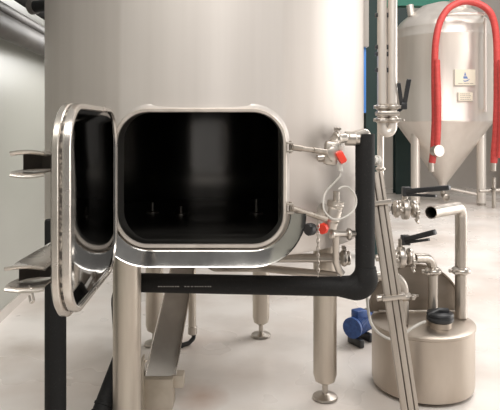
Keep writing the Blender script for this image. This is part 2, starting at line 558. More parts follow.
def tank_leg(x, y, ztop, foot_z, r=0.049):
    mb = MB()
    mb.lathe([(0, foot_z + 0.065), (r * 0.45, foot_z + 0.066), (r * 0.85, foot_z + 0.078), (r, foot_z + 0.105), (r, ztop), (0, ztop)], (x, y, 0), seg=32)
    l = mb.build('leg', M['leg'], tank)
    mb = MB()
    mb.lathe([(0, 0.001), (0.045, 0.001), (0.052, 0.006), (0.05, 0.014), (0.018, 0.024), (0.012, 0.026), (0.012, foot_z + 0.07), (0, foot_z + 0.07)], (x, y, 0), seg=28)
    mb.build('foot', M['steel'], l)
    return l


tank_leg(X_(127.0, 2.07), 2.07, TZ0 + 0.0, 0.0, 0.0495)
tank_leg(X_(325.0, 2.40), 2.40, TZ0 - 0.008, 0.0, 0.0485)
tank_leg(X_(261, 3.11), 3.11, TZ0 - 0.02, 0.0, 0.045)
tank_leg(X_(154.5, 2.99), 2.99, TZ0 - 0.02, 0.0, 0.045)

# the hatch door, swung open towards the room
HX, HYY = -0.423, 1.842
NXp, NYp = X_(69.0, 1.285), 1.285
du = Vector((NXp - HX, NYp - HYY, 0)); DL = du.length; du.normalize()
dn = Vector((-du.y, du.x, 0))                 # inner side, towards +X
if dn.x < 0: dn = -dn
DC = Vector((HX, HYY, 0)) + du * (DL / 2) + Vector((0, 0, 0.9365))
DHW, DHH, DR = DL / 2, 0.2485, 0.112


def dring(off, nn, dz=0.0):
    return [DC + du * u + dn * nn + Vector((0, 0, v + dz)) for u, v in rrect(DHW + off, DHH + off, DR + off, 14)]


mb = MB()   # bright rim of the inner face and its folded edge
mb.quad_rows([dring(-0.014, -0.016), dring(-0.014, -0.001), dring(-0.012, 0.003), dring(-0.005, 0.003), dring(-0.001, 0.001), dring(0.0005, -0.003), dring(0.0, -0.015), dring(-0.006, -0.017)])
door = mb.build('hatch_door', M['rim'], tank)
door['label'] = 'open hatch door with bright rounded rim'
mb = MB()
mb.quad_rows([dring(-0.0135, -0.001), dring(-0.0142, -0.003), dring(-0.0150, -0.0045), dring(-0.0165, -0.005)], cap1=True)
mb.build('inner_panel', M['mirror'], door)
mb = MB(); mb.quad_rows([dring(-0.007, -0.014), dring(-0.003, -0.0155), dring(-0.002, -0.018), dring(-0.003, -0.0205), dring(-0.007, -0.022)])
mb.build('gasket', M['gasket'], door)
mb = MB(); mb.quad_rows([dring(-0.012, -0.0205, -0.004), dring(0.001, -0.021, -0.004), dring(0.0055, -0.024, -0.005), dring(0.0055, -0.036, -0.005), dring(-0.002, -0.041, -0.005), dring(-0.05, -0.046, -0.005)], cap1=True)
mb.build('outer_skin', M['rim'], door)
for z in (0.84, 1.07):      # hinge knuckles at the back edge
    mb = MB()
    h = Vector((HX - 0.034, HYY + 0.012, z))
    mb.cyl(h - Vector((0, 0, 0.03)), h + Vector((0, 0, 0.03)), 0.011, 16, bev=0.002)
    mb.bar(h, Vector((h.x, on_shell(h.x) + 0.004, h.z)), 0.006, 0.05)
    mb.bar(h, h + Vector((-0.012, -0.07, 0)), 0.006, 0.05)
    mb.build('hinge', M['steel'], door)


def door_bracket(z_top, z_bot, reach, rise, hook):
    """forked bracket on the door's outer skin; u runs along the door, n out of it"""
    def q(u, n_, z): return DC + du * (DHW + u) + dn * (-0.0475 - n_) + Vector((0, 0, z - DC.z))
    t = 0.0035
    N = 9
    for nm_, z0, s_ in (('upper_jaw', z_top, 1), ('lower_jaw', z_bot, -1)):
        rows = []
        prof = [(0.012, -0.0075), (0.0085, -0.0025), (0.002, 0.0), (-0.03, 0.0)]       # rolled mouth, then flat
        back = [(-0.055, 0.10), (-0.075, 0.35), (-0.12, 0.75), (-0.19, 1.0)]
        us = [(u, -s_ * 0 + s_ * -dz if False else (-dz if s_ > 0 else dz)) for u, dz in prof]
        for u, dz in us:
            rows.append([q(u, 0.004 + (reach - 0.004) * k / N, z0 + dz + s_ * 0.004 * math.sin(PI * k / N)) for k in range(N + 1)])
        for u, f in back:
            w = reach * (1 - 0.80 * f) if s_ > 0 else reach * (1 - 0.9 * f)
            zz = z0 + (rise * f if s_ > 0 else 0.0)
            rows.append([q(u, max(w, 0.006) * k / N + 0.002, zz + s_ * 0.004 * math.sin(PI * k / N)) for k in range(N + 1)])
        top = [[p + Vector((0, 0, t)) for p in r] for r in rows]
        mb = MB()
        mb.quad_rows([a_ + list(reversed(b_)) for a_, b_ in zip(rows, top)], cap0=True, cap1=True)
        if s_ > 0:
            jaw = mb.build('bolt_bracket', M['rim'], door)
        else:
            if hook:
                mb.tube([q(-0.002, 0.040, z_bot + 0.001), q(0.006, 0.034, z_bot - 0.002), q(0.008, 0.03, z_bot - 0.012), q(0.008, 0.026, z_bot - 0.030), q(0.006, 0.034, z_bot - 0.036), q(0.004, 0.038, z_bot - 0.018)], 0.0026, 10, 0.004)
            mb.build(nm_, M['rim'], door)
    mb = MB()       # web between the jaws
    web = [(-0.060, 0.001), (-0.064, reach * 0.4), (-0.050, reach * 0.68), (-0.030, reach * 0.80)]
    web_b = [(u - 0.004, n_ + 0.002) for u, n_ in web]
    zt_ = z_top + 0.001
    mb.extrude([q(u, n_, z_bot + t + 0.001) for u, n_ in web + web_b[::-1]], (0, 0, zt_ - z_bot - t))
    mb.build('bracket_web', M['shaded_web'], door)


door_bracket(1.064, 1.027, 0.078, 0.004, False)
door_bracket(0.811, 0.776, 0.090, 0.040, True)

# ------------------------------------------------------------------ black insulated pipes
PR = 0.0355
vy = 2.13
A = P(365.0, 134, vy); B = P(365.0, 287, vy)
pipe = thing('insulated_pipe', 'black foam-insulated pipe dropping beside the tank valves and running level under the tank', 'pipe', (A.x, A.y, 0))
mb = MB()
E1 = Vector((X_(121, 2.22), 2.195, B.z)); E2 = Vector((X_(124, 2.22), 2.215, 0.26)); E3 = Vector((X_(90, 2.03), 2.04, 0.02))
mb.tube([A, Vector((B.x, vy, B.z)), E1, E2, E3], PR, 28, 0.075, 10)
sl = mb.build('foam_sleeve', M['insul'], pipe)
# bulge of the taped elbow
c = Vector((B.x - 0.030, vy, B.z + 0.030))
mb = MB(); mb.tube([Vector((B.x + 0.002, vy, B.z + 0.075)), Vector((B.x + 0.002, vy, B.z - 0.006)), Vector((B.x - 0.10, vy + 0.02, B.z - 0.002))], [PR + 0.002] + [PR + 0.010] * 11 + [PR + 0.001], 28, 0.062, 10)
mb.build('elbow_sleeve', M['insul'], pipe)
dirn = (E3 - E2).normalized()
for t_ in (0.185, 0.215):
    mb = MB(); mb.lathe([(PR, -0.006), (PR + 0.003, -0.004), (PR + 0.003, 0.004), (PR, 0.006)], E2 + dirn * t_, dirn, 28)
    mb.build('joint_band', M['insul'], pipe)
# faint printed line along the sleeve (too small to read): a row of short marks
rnd = random.Random(7)
for xa, xb in ((158.0, 180.0), (184.5, 212.0)):
    mb = MB(); xs = xa
    while xs < xb:
        w = rnd.uniform(1.2, 3.2)
        yc = vy + 0.065 * (365 - xs) / 244 - PR * 0.985
        mb.box((X_(xs + w / 2, yc), yc - 0.001, Z_(286.4, yc)), (w / F * vy, 0.0016, 0.0036))
        xs += w + rnd.uniform(0.5, 0.9)
    pm = mb.build('printed_marking', M['hoseink'], sl, smooth=False)
    pm['label'] = 'line of tiny pale print'
mb = MB(); mb.tube([P(372.5, 160, vy + 0.03), P(375.5, 160, vy + 0.06)], 0.014, 16); mb.cyl(P(375.3, 160, vy + 0.06), P(378, 161, vy + 0.07), 0.020, 18, bev=0.004)
sp_ = mb.build('side_port', M['white'], pipe); sp_['label'] = 'whitish capped side port'
# steel stub out of its top towards the valve
mb = MB()
top = A
mb.tube([top + Vector((0.004, 0, -0.02)), top + Vector((0.004, 0, 0.004)), P(347.2, 138, 2.098)], 0.0185, 18, 0.012)
mb.lathe([(0.012, -0.03), (0.026, -0.028), (0.0265, 0.008), (0.022, 0.012), (0.022, 0.022), (0.012, 0.024)], P(353, 138.5, 2.108), (1, 0.02, 0), 24)
mb.build('pipe_stub', M['steel'], pipe)

sx = X_(55.5, 2.0)
mb = MB(); mb.lathe([(0, 0), (0.036, 0), (0.036, 0.80), (0.034, 0.806), (0, 0.808)], (sx, 2.0, 0.001), seg=28)
sp = mb.build('insulated_standpipe', M['insul'])
tag(sp, 'black foam-insulated upright pipe standing behind the open hatch door', 'pipe')
mb = MB(); mb.cyl((sx, 2.0, 0.806), (sx, 2.0, 0.816), 0.012, 16); mb.build('pipe_end', M['black'], sp)

# ------------------------------------------------------------------ sampling valves, chain and tubing on the tank's right flank
UY = 2.03


def sample_valve(px, py, Y, lever_col, label, lower):
    c = P(px, py, Y)
    v = thing('sampling_valve', label, 'valve', (c.x, c.y, c.z))
    mb = MB()
    ax = Vector((0.25, -1, 0)).normalized()
    if not lower:
        mb.box(c, (0.05, 0.05, 0.085), Matrix.Rotation(0.12, 3, 'Y'), bev=0.012)
        mb.lathe([(0, 0.02), (0.022, 0.02), (0.026, 0.026), (0.026, 0.034), (0.018, 0.038), (0, 0.038)], c, ax, 20)
        mb.box(c + Vector((0.004, -0.03, 0.0)), (0.016, 0.012, 0.06), bev=0.003)
        mb.tube([c + Vector((0.008, 0, 0.03)), P(336, 139, Y + 0.028), P(344.6, 138, 2.082)], 0.0185, 16, 0.02)
        mb.cyl(c + Vector((-0.02, 0.0, -0.02)), Vector((c.x - 0.04, on_shell(c.x - 0.04) - 0.013, c.z - 0.02)), 0.012, 16)
        body = mb.build('valve_body', M['steel'], v)
        mb = MB(); clamp_ring(mb, P(337, 138.5, Y + 0.03), (1, 0.2, 0.2), 0.027, 0.012)
        clamp_screw(mb, P(337, 138.5, Y + 0.03), (1, 0.2, 0.2), (0, 0, 1), 0.028)
        mb.build('clamp', M['steel'], v)
        mb = MB(); mb.cyl(P(317, 158, Y - 0.01), P(327, 157, Y - 0.005), 0.012, 16, bev=0.002); mb.build('side_port', M['steel'], v)
        mb = MB(); mb.box(P(341, 157, Y - 0.04), (0.026, 0.03, 0.044), Matrix.Rotation(-0.5, 3, 'Y'), bev=0.007)
        k = mb.build('knob', lever_col, v); k['label'] = 'orange-red knob'
        for p0_, p1_, r_ in ((P(342, 150, Y - 0.03), P(342.5, 146, Y - 0.03), 0.010), (P(340, 164, Y - 0.035), P(340.5, 171, Y - 0.035), 0.0085)):
            mb = MB(); mb.tube([p0_, p1_], r_, 14); mb.build('hose_nipple', M['white'], v)
    else:
        t0, t1 = P(337, 190, Y), P(329, 232, Y - 0.01)
        mb.tube([P(336, 201, Y), P(330, 228, Y)], [0.030, 0.024], 20)
        mb.cyl(P(334, 207, Y), P(330, 222, Y - 0.005), 0.033, 20, bev=0.008)
        mb.cyl(P(336.2, 203, Y), P(336.6, 191, Y), 0.0115, 16, bev=0.001)
        mb.cyl(P(330, 215, Y), Vector((X_(324, Y), on_shell(X_(324, Y)) - 0.013, Z_(217, Y))), 0.016, 16)
        mb.lathe([(0, 0), (0.02, 0), (0.021, 0.006), (0, 0.008)], P(322, 209, Y - 0.03), ax, 18)
        mb.build('valve_body', M['steel'], v)
        mb = MB(); clamp_ring(mb, P(335.6, 205, Y), (0.1, 0, 1), 0.03, 0.010); mb.build('clamp', M['steel'], v)
        mb = MB()
        mb.lathe([(0, 0), (0.017, 0), (0.0195, 0.004), (0.0195, 0.02), (0.017, 0.024), (0, 0.024)], P(324, 228, Y - 0.02), (-0.5, -1, 0), 8)
        k = mb.build('knob', lever_col, v); k['label'] = 'red hand knob'
        mb = MB()
        mb.lathe([(0, 0), (0.011, 0), (0.011, 0.02), (0.02, 0.022), (0.022, 0.03), (0.022, 0.045), (0.018, 0.05), (0, 0.05)], P(317, 228, Y - 0.022), (-0.8, -0.7, 0), 12)
        k = mb.build('knob', M['black'], v); k['label'] = 'black hand knob'
    return v


sample_valve(331, 153, UY, M['red_plastic'], 'grey steel sampling valve with an orange-red knob, upper one on the tank flank', False)
sample_valve(331, 214, UY, M['red_plastic'], 'steel sampling valve with red and black knobs, lower one above the hanging chain', True)

# drain branch below the lower valve
br = thing('drain_pipe', 'slim bent steel drain pipe between the lower sampling valve and the level black pipe', 'pipe', tuple(P(336, 232, 2.07)))
mb = MB(); mb.tube([P(330, 234, 2.045), P(344, 234, 2.088), P(354.2, 233.5, 2.115)], 0.0115, 16)
mb.tube([P(336, 233, 2.068), P(336, 262, 2.09), P(339, 270, 2.10), P(342.5, 274.2, 2.10)], 0.0125, 16, 0.03)
mb.build('pipe', M['steel'], br)
for q_, r_ in ((P(349, 234, 2.101), 0.022), (P(332, 234, 2.045), 0.018)):
    mb = MB(); clamp_ring(mb, q_, (1, 0, 0), r_, 0.01); mb.build('clamp', M['steel'], br)

# thin white tube looping between the valves
pts = [P(340.6, 173, UY - 0.036), P(339.5, 177, UY - 0.036), P(332, 185, UY - 0.03), P(325.5, 193, UY - 0.03), P(323.3, 203, UY - 0.042), P(325, 212, UY - 0.052), P(333, 219, UY - 0.06), P(343, 218, UY - 0.055),
       P(352, 212, UY - 0.03), P(356, 204, UY - 0.012), P(355, 195, UY - 0.01), P(349, 187.5, UY - 0.015), P(342, 187, UY - 0.02), P(338.5, 189.5, UY - 0.022)]


def spline(pts, k=6):
    out = []
    n = len(pts)
    for i in range(n - 1):
        p0, p1, p2, p3 = pts[max(i - 1, 0)], pts[i], pts[i + 1], pts[min(i + 2, n - 1)]
        for j in range(k):
            t = j / k
            out.append(0.5 * ((2 * p1) + (p2 - p0) * t + (2 * p0 - 5 * p1 + 4 * p2 - p3) * t * t + (3 * p1 - p0 - 3 * p2 + p3) * t ** 3))
    out.append(pts[-1])
    return out


mb = MB(); mb.tube(spline(pts), 0.0035, 10)
tag(mb.build('sample_tube', M['white']), 'thin whitish tube looping from the orange-red knob round the lower valve', 'tube')

# chain
mb = MB()
y0, y1 = 222.5, 274
nl = 15
for i in range(nl):
    c = P(318, y0 + (y1 - y0) * i / (nl - 1), 1.945)
    d = Vector((1, 0, 0)) if i % 2 else Vector((0, 1, 0))
    ring_ = []
    for k in range(14):
        t = 2 * PI * k / 14
        ring_.append(c + d * 0.0042 * math.cos(t) + Vector((0, 0, 0.0095 * math.sin(t))))
    mb.tube(ring_, 0.0016, 6, closed=True)
tag(mb.build('safety_chain', M['steel']), 'thin steel chain hanging from the lower swing bolt beside the black knob', 'chain')

# ------------------------------------------------------------------ pipes under the tank
mp = thing('manifold_pipe', 'level steel pipe under the tank ending in a clamp by the bent drain pipe', 'pipe', tuple(P(270, 258, 2.32)))
mb = MB(); mb.tube([P(205, 258, 2.75), P(240, 258, 2.38), P(345, 258, 2.275)], 0.0175, 18, 0.08); mb.build('pipe', M['steel'], mp)
clamp(mp, P(344, 258, 2.276), (1, 0, 0), (0, 0, 1), 0.033, M['steel'])
mb = MB(); mb.cyl(P(346.5, 258, 2.275), P(350, 258, 2.275), 0.028, 20, bev=0.003); mb.build('end_cap', M['steel'], mp)
mb = MB(); mb.tube([P(206, 238, 2.56), P(206, 268, 2.56), P(262, 268, 2.44), P(300, 272, 2.32), P(338, 276, 2.27)], 0.016, 18, 0.05)
tag(mb.build('return_pipe', M['steel']), 'slightly sloping steel pipe just above the level black pipe', 'pipe')

dp = thing('drain_standpipe', 'thin upright steel pipe with a small hook near the floor right of the chute', 'pipe', (X_(192, 3.0), 3.0, 0))
mb = MB(); mb.tube([P(180, 290, 2.9), P(183, 270, 2.95), P(192, 263, 3.0), P(192.3, 330, 3.0)], 0.0205, 18, 0.06); mb.build('pipe', M['leg'], dp)
mb = MB(); mb.cyl(P(192.5, 326, 3.0), P(192.5, 334, 3.0), 0.024, 18, bev=0.003); mb.build('collar', M['steel'], dp)
mb = MB(); mb.tube([P(193.5, 333, 3.0), P(194, 338, 3.0), P(189, 343, 2.98), P(182, 345, 2.96)], 0.011, 12, 0.02); mb.tube([P(182, 345, 2.96), P(177, 346, 2.95)], 0.018, 14)
mb.build('drain_hook', M['black'], dp)

# chute and its base box
ch = thing('discharge_chute', 'sloping flat steel chute on a tan box behind the left front leg', 'chute', (X_(158, 2.35), 2.35, 0))
mb = MB()
l0, r0 = P(144.5, 376, 2.30), P(174.5, 376, 2.34)
l1, r1 = P(172, 262, 2.62), P(194.5, 262, 2.66)
nrm = (r0 - l0).cross(l1 - l0).normalized()
if nrm.y > 0: nrm = -nrm
th = 0.004
mb.quad_rows([[l0, r0, r0 - nrm * th, l0 - nrm * th], [l1, r1, r1 - nrm * th, l1 - nrm * th]], cap0=True, cap1=True)
mb.build('chute_plate', M['chute'], ch)
for a_, b_, nm_ in ((l0, l1, 1), (r0, r1, 1)):
    mb = MB(); mb.bar(a_ + nrm * 0.01, b_ + nrm * 0.01, 0.004, 0.024, up=nrm); mb.build('side_flange', M['rim'], ch)
mb = MB(); mb.box((X_(157.5, 2.33), 2.345, 0.0625), (0.128, 0.09, 0.121), bev=0.003); bx = mb.build('base_box', M['tan'], ch)
bx['label'] = 'tan sheet metal base box'
mb = MB(); mb.box((X_(178, 2.35), 2.36, 0.10), (0.048, 0.06, 0.05), bev=0.004); mb.build('side_tab', M['tan'], ch)
mb = MB(); mb.box((X_(142.8, 2.28), 2.285, 0.11), (0.006, 0.05, 0.22)); mb.lathe([(0, 0), (0.006, 0), (0.006, 0.006), (0, 0.007)], P(145, 361, 2.275), (1, -1, 0), 10)
mb.build('side_bracket', M['tan'], ch)

# ------------------------------------------------------------------ blue pump
pc = P(360, 322, 3.04)
pu = thing('pump', 'small pump with a blue motor on the floor left of the round drum', 'pump', (pc.x, pc.y, 0))
mb = MB()
axd = Vector((-0.62, -0.78, 0)).normalized()
prof = [(0, -0.11), (0.055, -0.11), (0.064, -0.10)]
for i in range(10):
    h = -0.08 + i * 0.016
    prof += [(0.056, h), (0.064, h + 0.003), (0.064, h + 0.008), (0.056, h + 0.011)]
prof += [(0.066, 0.09), (0.066, 0.11), (0, 0.11)]
mc = Vector((pc.x, pc.y, 0.115))
mb.lathe(prof, mc, axd, 24); mot = mb.build('motor', M['blue'], pu); mot['label'] = 'blue ribbed motor'
mb = MB(); mb.box(mc + Vector((-0.01, -0.02, 0.075)), (0.08, 0.07, 0.05), Matrix.Rotation(0.5, 3, 'Z'), bev=0.008); mb.build('terminal_box', M['blue'], pu)
mb = MB(); mb.lathe([(0, -0.15), (0.06, -0.15), (0.07, -0.14), (0.07, -0.115), (0, -0.112)], mc, axd, 24)
mb.tube([mc - axd * 0.14, mc - axd * 0.22], 0.018, 14); mb.tube([mc - axd * 0.13 + Vector((0, 0, 0.05)), mc - axd * 0.13 + Vector((0, 0, 0.13))], 0.016, 14)
mb.build('pump_head', M['steel'], pu)
pu.scale = (0.8, 0.8, 0.8)
for s in (-1, 1):
    mb = MB(); mb.box(mc + axd * 0.065 * s + Vector((0, -0.02, -0.088)), (0.035, 0.13, 0.05), Matrix.Rotation(0.5, 3, 'Z'), bev=0.005); mb.build('foot', M['black'], pu)

# ------------------------------------------------------------------ small round drum with raised half lid
KX, KY, KR, KH = X_(422.3, 2.52), 2.52, 0.215, 0.288
dr = thing('drum', 'squat round steel drum with a raised half lid and pipes rising out of it', 'drum', (KX, KY, 0))
mb = MB()
mb.lathe([(0, 0.012), (KR - 0.02, 0.012), (KR - 0.004, 0.02), (KR, 0.04), (KR, KH - 0.02), (KR + 0.004, KH - 0.016), (KR + 0.004, KH - 0.006), (KR - 0.006, KH - 0.002), (KR - 0.02, KH), (KR * 0.5, KH + 0.006), (0, KH + 0.008)], (KX, KY, 0), seg=72)
mb.build('drum_body', M['dull'], dr)
for a in (0.6, 2.5, 4.0, 5.6):
    mb = MB(); mb.cyl((KX + 0.17 * math.cos(a), KY + 0.17 * math.sin(a), 0.0005), (KX + 0.17 * math.cos(a), KY + 0.17 * math.sin(a), 0.03), 0.02, 14); mb.build('foot', M['black'], dr)
# half disc standing on the middle of the top
hy = KY + 0.075
mb = MB()
hr = KR - 0.006
front, back = [], []
arc = [(hr * math.cos(PI * k / 40), KH + 0.004 + hr * math.sin(PI * k / 40)) for k in range(41)]
mb.extrude([(KX + x, hy + 0.02 + (z - KH) * 0.06, z) for x, z in arc], (0, 0.006, 0))
mb.tube([(KX + x, hy + 0.018 + (z - KH) * 0.06, z) for x, z in arc], 0.006, 10)
rl = mb.build('raised_lid', M['lid'], dr)
mb = MB(); mb.cyl((KX - 0.17, hy + 0.012, KH + 0.008), (KX + 0.17, hy + 0.012, KH + 0.008), 0.007, 12); mb.build('lid_hinge', M['steel'], dr)
cp = P(440, 327, 2.42); cp.z = KH + 0.004
mb = MB(); mb.lathe([(0, 0), (0.046, 0), (0.046, 0.022), (0.043, 0.026), (0, 0.026)], cp, (0, 0, 1), 28); nk = mb.build('filler_neck', M['dull'], dr)
mb = MB(); mb.lathe([(0, 0.026), (0.052, 0.026), (0.055, 0.030), (0.055, 0.040), (0.050, 0.044), (0.050, 0.048), (0.055, 0.052), (0.052, 0.060), (0.03, 0.066), (0, 0.067)], cp, (0, 0, 1), 32)
kp = mb.build('cap', M['black'], dr); kp['label'] = 'black screw cap'
mb = MB(); mb.tube([cp + Vector((-0.05, -0.01, 0.05)), cp + Vector((-0.01, -0.015, 0.074)), cp + Vector((0.03, -0.01, 0.07))], 0.010, 10); mb.build('cap_grip', M['black'], kp)

mb = MB()
mb.tube(spline([P(367, 296, 2.24), P(368.5, 312, 2.22), P(372, 325, 2.20), P(380, 334, 2.24), P(392, 339.5, 2.27), P(402, 335, 2.31), P(412, 328, 2.33), P(420, 323.5, 2.35), P(426, 321.5, 2.35)]), 0.0055, 10)
tag(mb.build('drum_tube', M['white']), 'thin pale tube drooping over the drum rim to the black screw cap', 'tube')

# pipes rising out of the drum
oy = 2.53
op = thing('outlet_pipe', 'tall bent steel pipe with an open end rising from the right of the drum', 'pipe', (X_(461, oy), oy, KH))
mb = MB()
mb.tube([P(431, 212.5, oy - 0.22), P(461, 207, oy), Vector((X_(461, oy), oy, KH + 0.0075))], 0.0255, 24, 0.045, 10, wall=0.003)
mb.build('pipe', M['steel'], op)
clamp(op, P(461, 270.5, oy), (0, 0, 1), (-1, -0.4, 0), 0.041, M['steel'])

ip = thing('inlet_pipe', 'curved steel pipe running from the lower lever valve down into the drum', 'pipe', (X_(433, 2.5), 2.5, KH))
mb = MB(); mb.tube([P(414, 258, 2.435), P(433, 258, 2.5), Vector((X_(433, 2.5), 2.5, KH + 0.0095))], 0.0205, 20, 0.065, 12); mb.build('pipe', M['steel'], ip)
clamp(ip, P(433, 271, 2.5), (0, 0, 1), (-1, -0.4, 0), 0.036, M['steel'])


def lever_valve(name, label, c, Y, n_discs, handle0, handle1, handle2):
    v = thing(name, label, 'valve', tuple(c))
    mb = MB(); mb.cyl(c - Vector((0.05, 0, 0)), c + Vector((0.055, 0, 0)), 0.020, 20)
    mb.lathe([(0.02, -0.012), (0.043, -0.012), (0.045, -0.008), (0.045, 0.008), (0.043, 0.012), (0.02, 0.012)], c, (1, 0, 0), 28)
    mb.cyl(c, c + Vector((0, 0, 0.075)), 0.012, 14)
    mb.build('valve_body', M['steel'], v)
    for s in (-1, 1):
        clamp(v, c + Vector((0.037 * s, 0, 0)), (1, 0, 0), (0.2, -1, -0.6 * s), 0.037, M['steel'])
    mb = MB()
    h0 = Vector(handle0)
    mb.box(h0 + Vector((0.006, 0, 0)), (0.036, 0.032, 0.040), bev=0.004)
    mb.bar(h0, handle1, 0.026, 0.021, bev=0.004)
    mb.bar(h0 + Vector((0, 0, -0.012)), handle2, 0.016, 0.011, bev=0.002)
    h = mb.build('lever', M['black'], v); h['label'] = 'black lever handle'
    return v


lever_valve('lever_valve', 'steel valve with black lever, lower one, feeding the curved pipe into the drum', P(401, 257, 2.42), 2.42, 2, P(404, 240, 2.42), P(435, 232, 2.30), P(429, 239.5, 2.32))
lever_valve('lever_valve', 'steel valve with a long black lever, upper one, at the foot of the thin riser', P(405, 209, 2.46), 2.46, 2, P(405, 191.5, 2.46), P(450, 187.5, 2.34), P(436, 196, 2.36))

lp = thing('link_pipe', 'short bent steel pipe passing behind the leaning rails towards the drum', 'pipe', tuple(P(405, 294, 2.46)))
mb = MB(); mb.tube([P(366, 276, 2.42), P(404, 276, 2.44), Vector((X_(404, 2.44), 2.44, KH + 0.0085))], 0.0195, 20, 0.065, 12); mb.build('pipe', M['steel'], lp)
clamp(lp, P(404, 296, 2.44), (0, 0, 1), (1, -0.5, 0), 0.034, M['steel'])
mb = MB(); mb.tube([P(376, 258, 2.42), P(387, 258, 2.42)], 0.014, 14)
mb.build('side_branch', M['steel'], lp)

# ------------------------------------------------------------------ sloping twin rails
rb, rt = P(414, 438, 2.1), P(374.5, 172, 2.225)
rb = rt + (rb - rt) * ((rt.z - 0.002) / (rt.z - rb.z))
rs = thing('sloping_rail', 'bundle of long narrow steel rails leaning in front of the drum', 'rail', (rb.x, rb.y, 0))
dd = (rt - rb).normalized()
sd = Vector((1, 0, 0)) - dd * dd.x; sd.normalize()
for off, w in ((-0.0205, 0.022), (0.004, 0.0205), (0.024, 0.0135)):
    a_, b_ = rb + sd * off, rt + sd * off
    a_ = a_ + dd * max(0, (0.012 - a_.z) / dd.z)
    mb = MB(); mb.bar(a_, b_, w, 0.022, up=(0, 1, 0), bev=0.003); mb.build('rail', M['railm'], rs)
mb = MB()
mb.bar(rb + dd * 0.02 + Vector((0, 0.013, 0)), rt - dd * 0.01 + Vector((0, 0.013, 0)), 0.058, 0.006, up=(0, 1, 0)); mb.build('backing_strip', M['black'], rs)
for py_ in (205, 299):
    t_ = (Z_(py_, 2.13) - rb.z) / (rt.z - rb.z)
    c = rb + (rt - rb) * t_
    mb = MB(); mb.bar(c - sd * 0.044 - Vector((0, 0.004, 0)), c + sd * 0.044 - Vector((0, 0.004, 0)), 0.018, 0.034, up=(0, 1, 0), bev=0.003)
    mb.cyl(c - sd * 0.044, c - sd * 0.06, 0.012, 12); mb.build('cross_clip', M['steel'], rs)

# ------------------------------------------------------------------ tall pipes with a U-bend
ty = 2.50
tp = thing('tall_pipe', 'pair of tall parallel steel pipes joined by a U-bend right of the tank', 'pipe', (X_(387.5, ty), ty, Z_(136, ty)))
xl, xr = X_(382.0, ty), X_(392.5, ty)
mb = MB()
zt = 3.2; zb = Z_(137, ty) + 0.0185
arcp = [Vector(((xl + xr) / 2 - (xr - xl) / 2 * math.cos(PI * k / 14), ty, zb + 0.028 - 0.028 * 1.0 * math.sin(PI * k / 14))) for k in range(15)]
mb.tube([Vector((xl, ty, zt))] + arcp + [Vector((xr, ty, zt))], 0.0200, 20)
mb.build('pipe', M['far'], tp)
for py_, sgn in ((107, 1), (120, -1)):
    for x in (xl, xr):
        mb = MB(); clamp_ring(mb, (x, ty, Z_(py_, ty)), (0, 0, 1), 0.031, 0.014)
        o = mb.build('clamp', M['steel'], tp)
        mb = MB(); clamp_screw(mb, (x, ty, Z_(py_, ty)), (0, 0, 1), (-1 if x == xl else 1, -0.6, 0), 0.022); mb.build('wing_nut', M['steel'], o)
mb = MB(); mb.box(((xl + xr) / 2, ty, Z_(113.5, ty)), (0.098, 0.05, 0.02), bev=0.006); mb.build('valve_block', M['steel'], tp)
mb = MB()
mb.bar(P(402, 107, ty), P(398.5, 83, ty - 0.02), 0.016, 0.010, bev=0.002, up=(0, 1, 0)); mb.bar(P(404, 107, ty), P(409, 79, ty - 0.02), 0.019, 0.010, bev=0.002, up=(0, 1, 0))
mb.box(P(403.5, 106, ty), (0.026, 0.03, 0.03), bev=0.004); mb.bar(P(396, 113, ty), P(403, 107, ty), 0.014, 0.014, up=(0, 1, 0))
lv = mb.build('lever', M['black'], tp); lv['label'] = 'black forked lever handle'
for py_ in (15, 47, 54, 70):
    mb = MB(); mb.box((xl - 0.023, ty + 0.004, Z_(py_, ty)), (0.01, 0.02, 0.018), bev=0.002); mb.build('pipe_clip', M['black'], tp)
    mb = MB(); mb.box(((xl + xr) / 2, ty + 0.005, Z_(py_, ty)), (0.012, 0.02, 0.02), bev=0.002); mb.build('pipe_clip', M['black'], tp)
ri_ = thing('riser_pipe', 'thin upright steel pipe dropping below the U-bend to the upper lever valve', 'pipe', tuple(P(384.5, 209, ty)))
mb = MB(); mb.tube([Vector((X_(384.3, ty), ty + 0.072, zt)), Vector((X_(384.3, ty), ty + 0.072, Z_(209, 2.5))), P(388, 209, 2.48)], 0.0145, 18, 0.03); mb.build('pipe', M['far'], ri_)
mb = MB(); clamp_ring(mb, Vector((X_(384.3, ty), ty + 0.072, Z_(170, ty))), (0, 0, 1), 0.022, 0.01); mb.build('clamp', M['steel'], ri_)

# ------------------------------------------------------------------ far conical tank
FX, FY, FR = X_(443, 8.4), 8.4, 0.672
ZW, ZS, ZA = 1.17, 2.50, 0.27
ft = thing('conical_tank', 'far upright cone-bottomed steel tank with a red hose draped over its top', 'tank', (FX, FY, 0))
mb = MB(); mb.lathe([(FR, ZW), (FR + 0.006, ZW + 0.01), (FR + 0.006, ZW + 0.03), (FR, ZW + 0.04), (FR, ZS - 0.15), (FR + 0.007, ZS - 0.14), (FR + 0.007, ZS - 0.11), (FR, ZS - 0.10), (FR, ZS)], (FX, FY, 0), seg=96); mb.build('shell', M['far'], ft)
mb = MB(); mb.lathe([(FR, ZS), (FR - 0.015, ZS + 0.05), (FR - 0.07, ZS + 0.12), (FR - 0.2, ZS + 0.23), (0.3, ZS + 0.35), (0.12, ZS + 0.40), (0, ZS + 0.41)], (FX, FY, 0), seg=96); mb.build('domed_top', M['far'], ft)
mb = MB(); mb.lathe([(FR, ZW), (0.06, ZA + 0.03), (0.05, ZA), (0.05, ZA - 0.03), (0, ZA - 0.03)], (FX, FY, 0), seg=96); mb.build('cone', M['far'], ft)
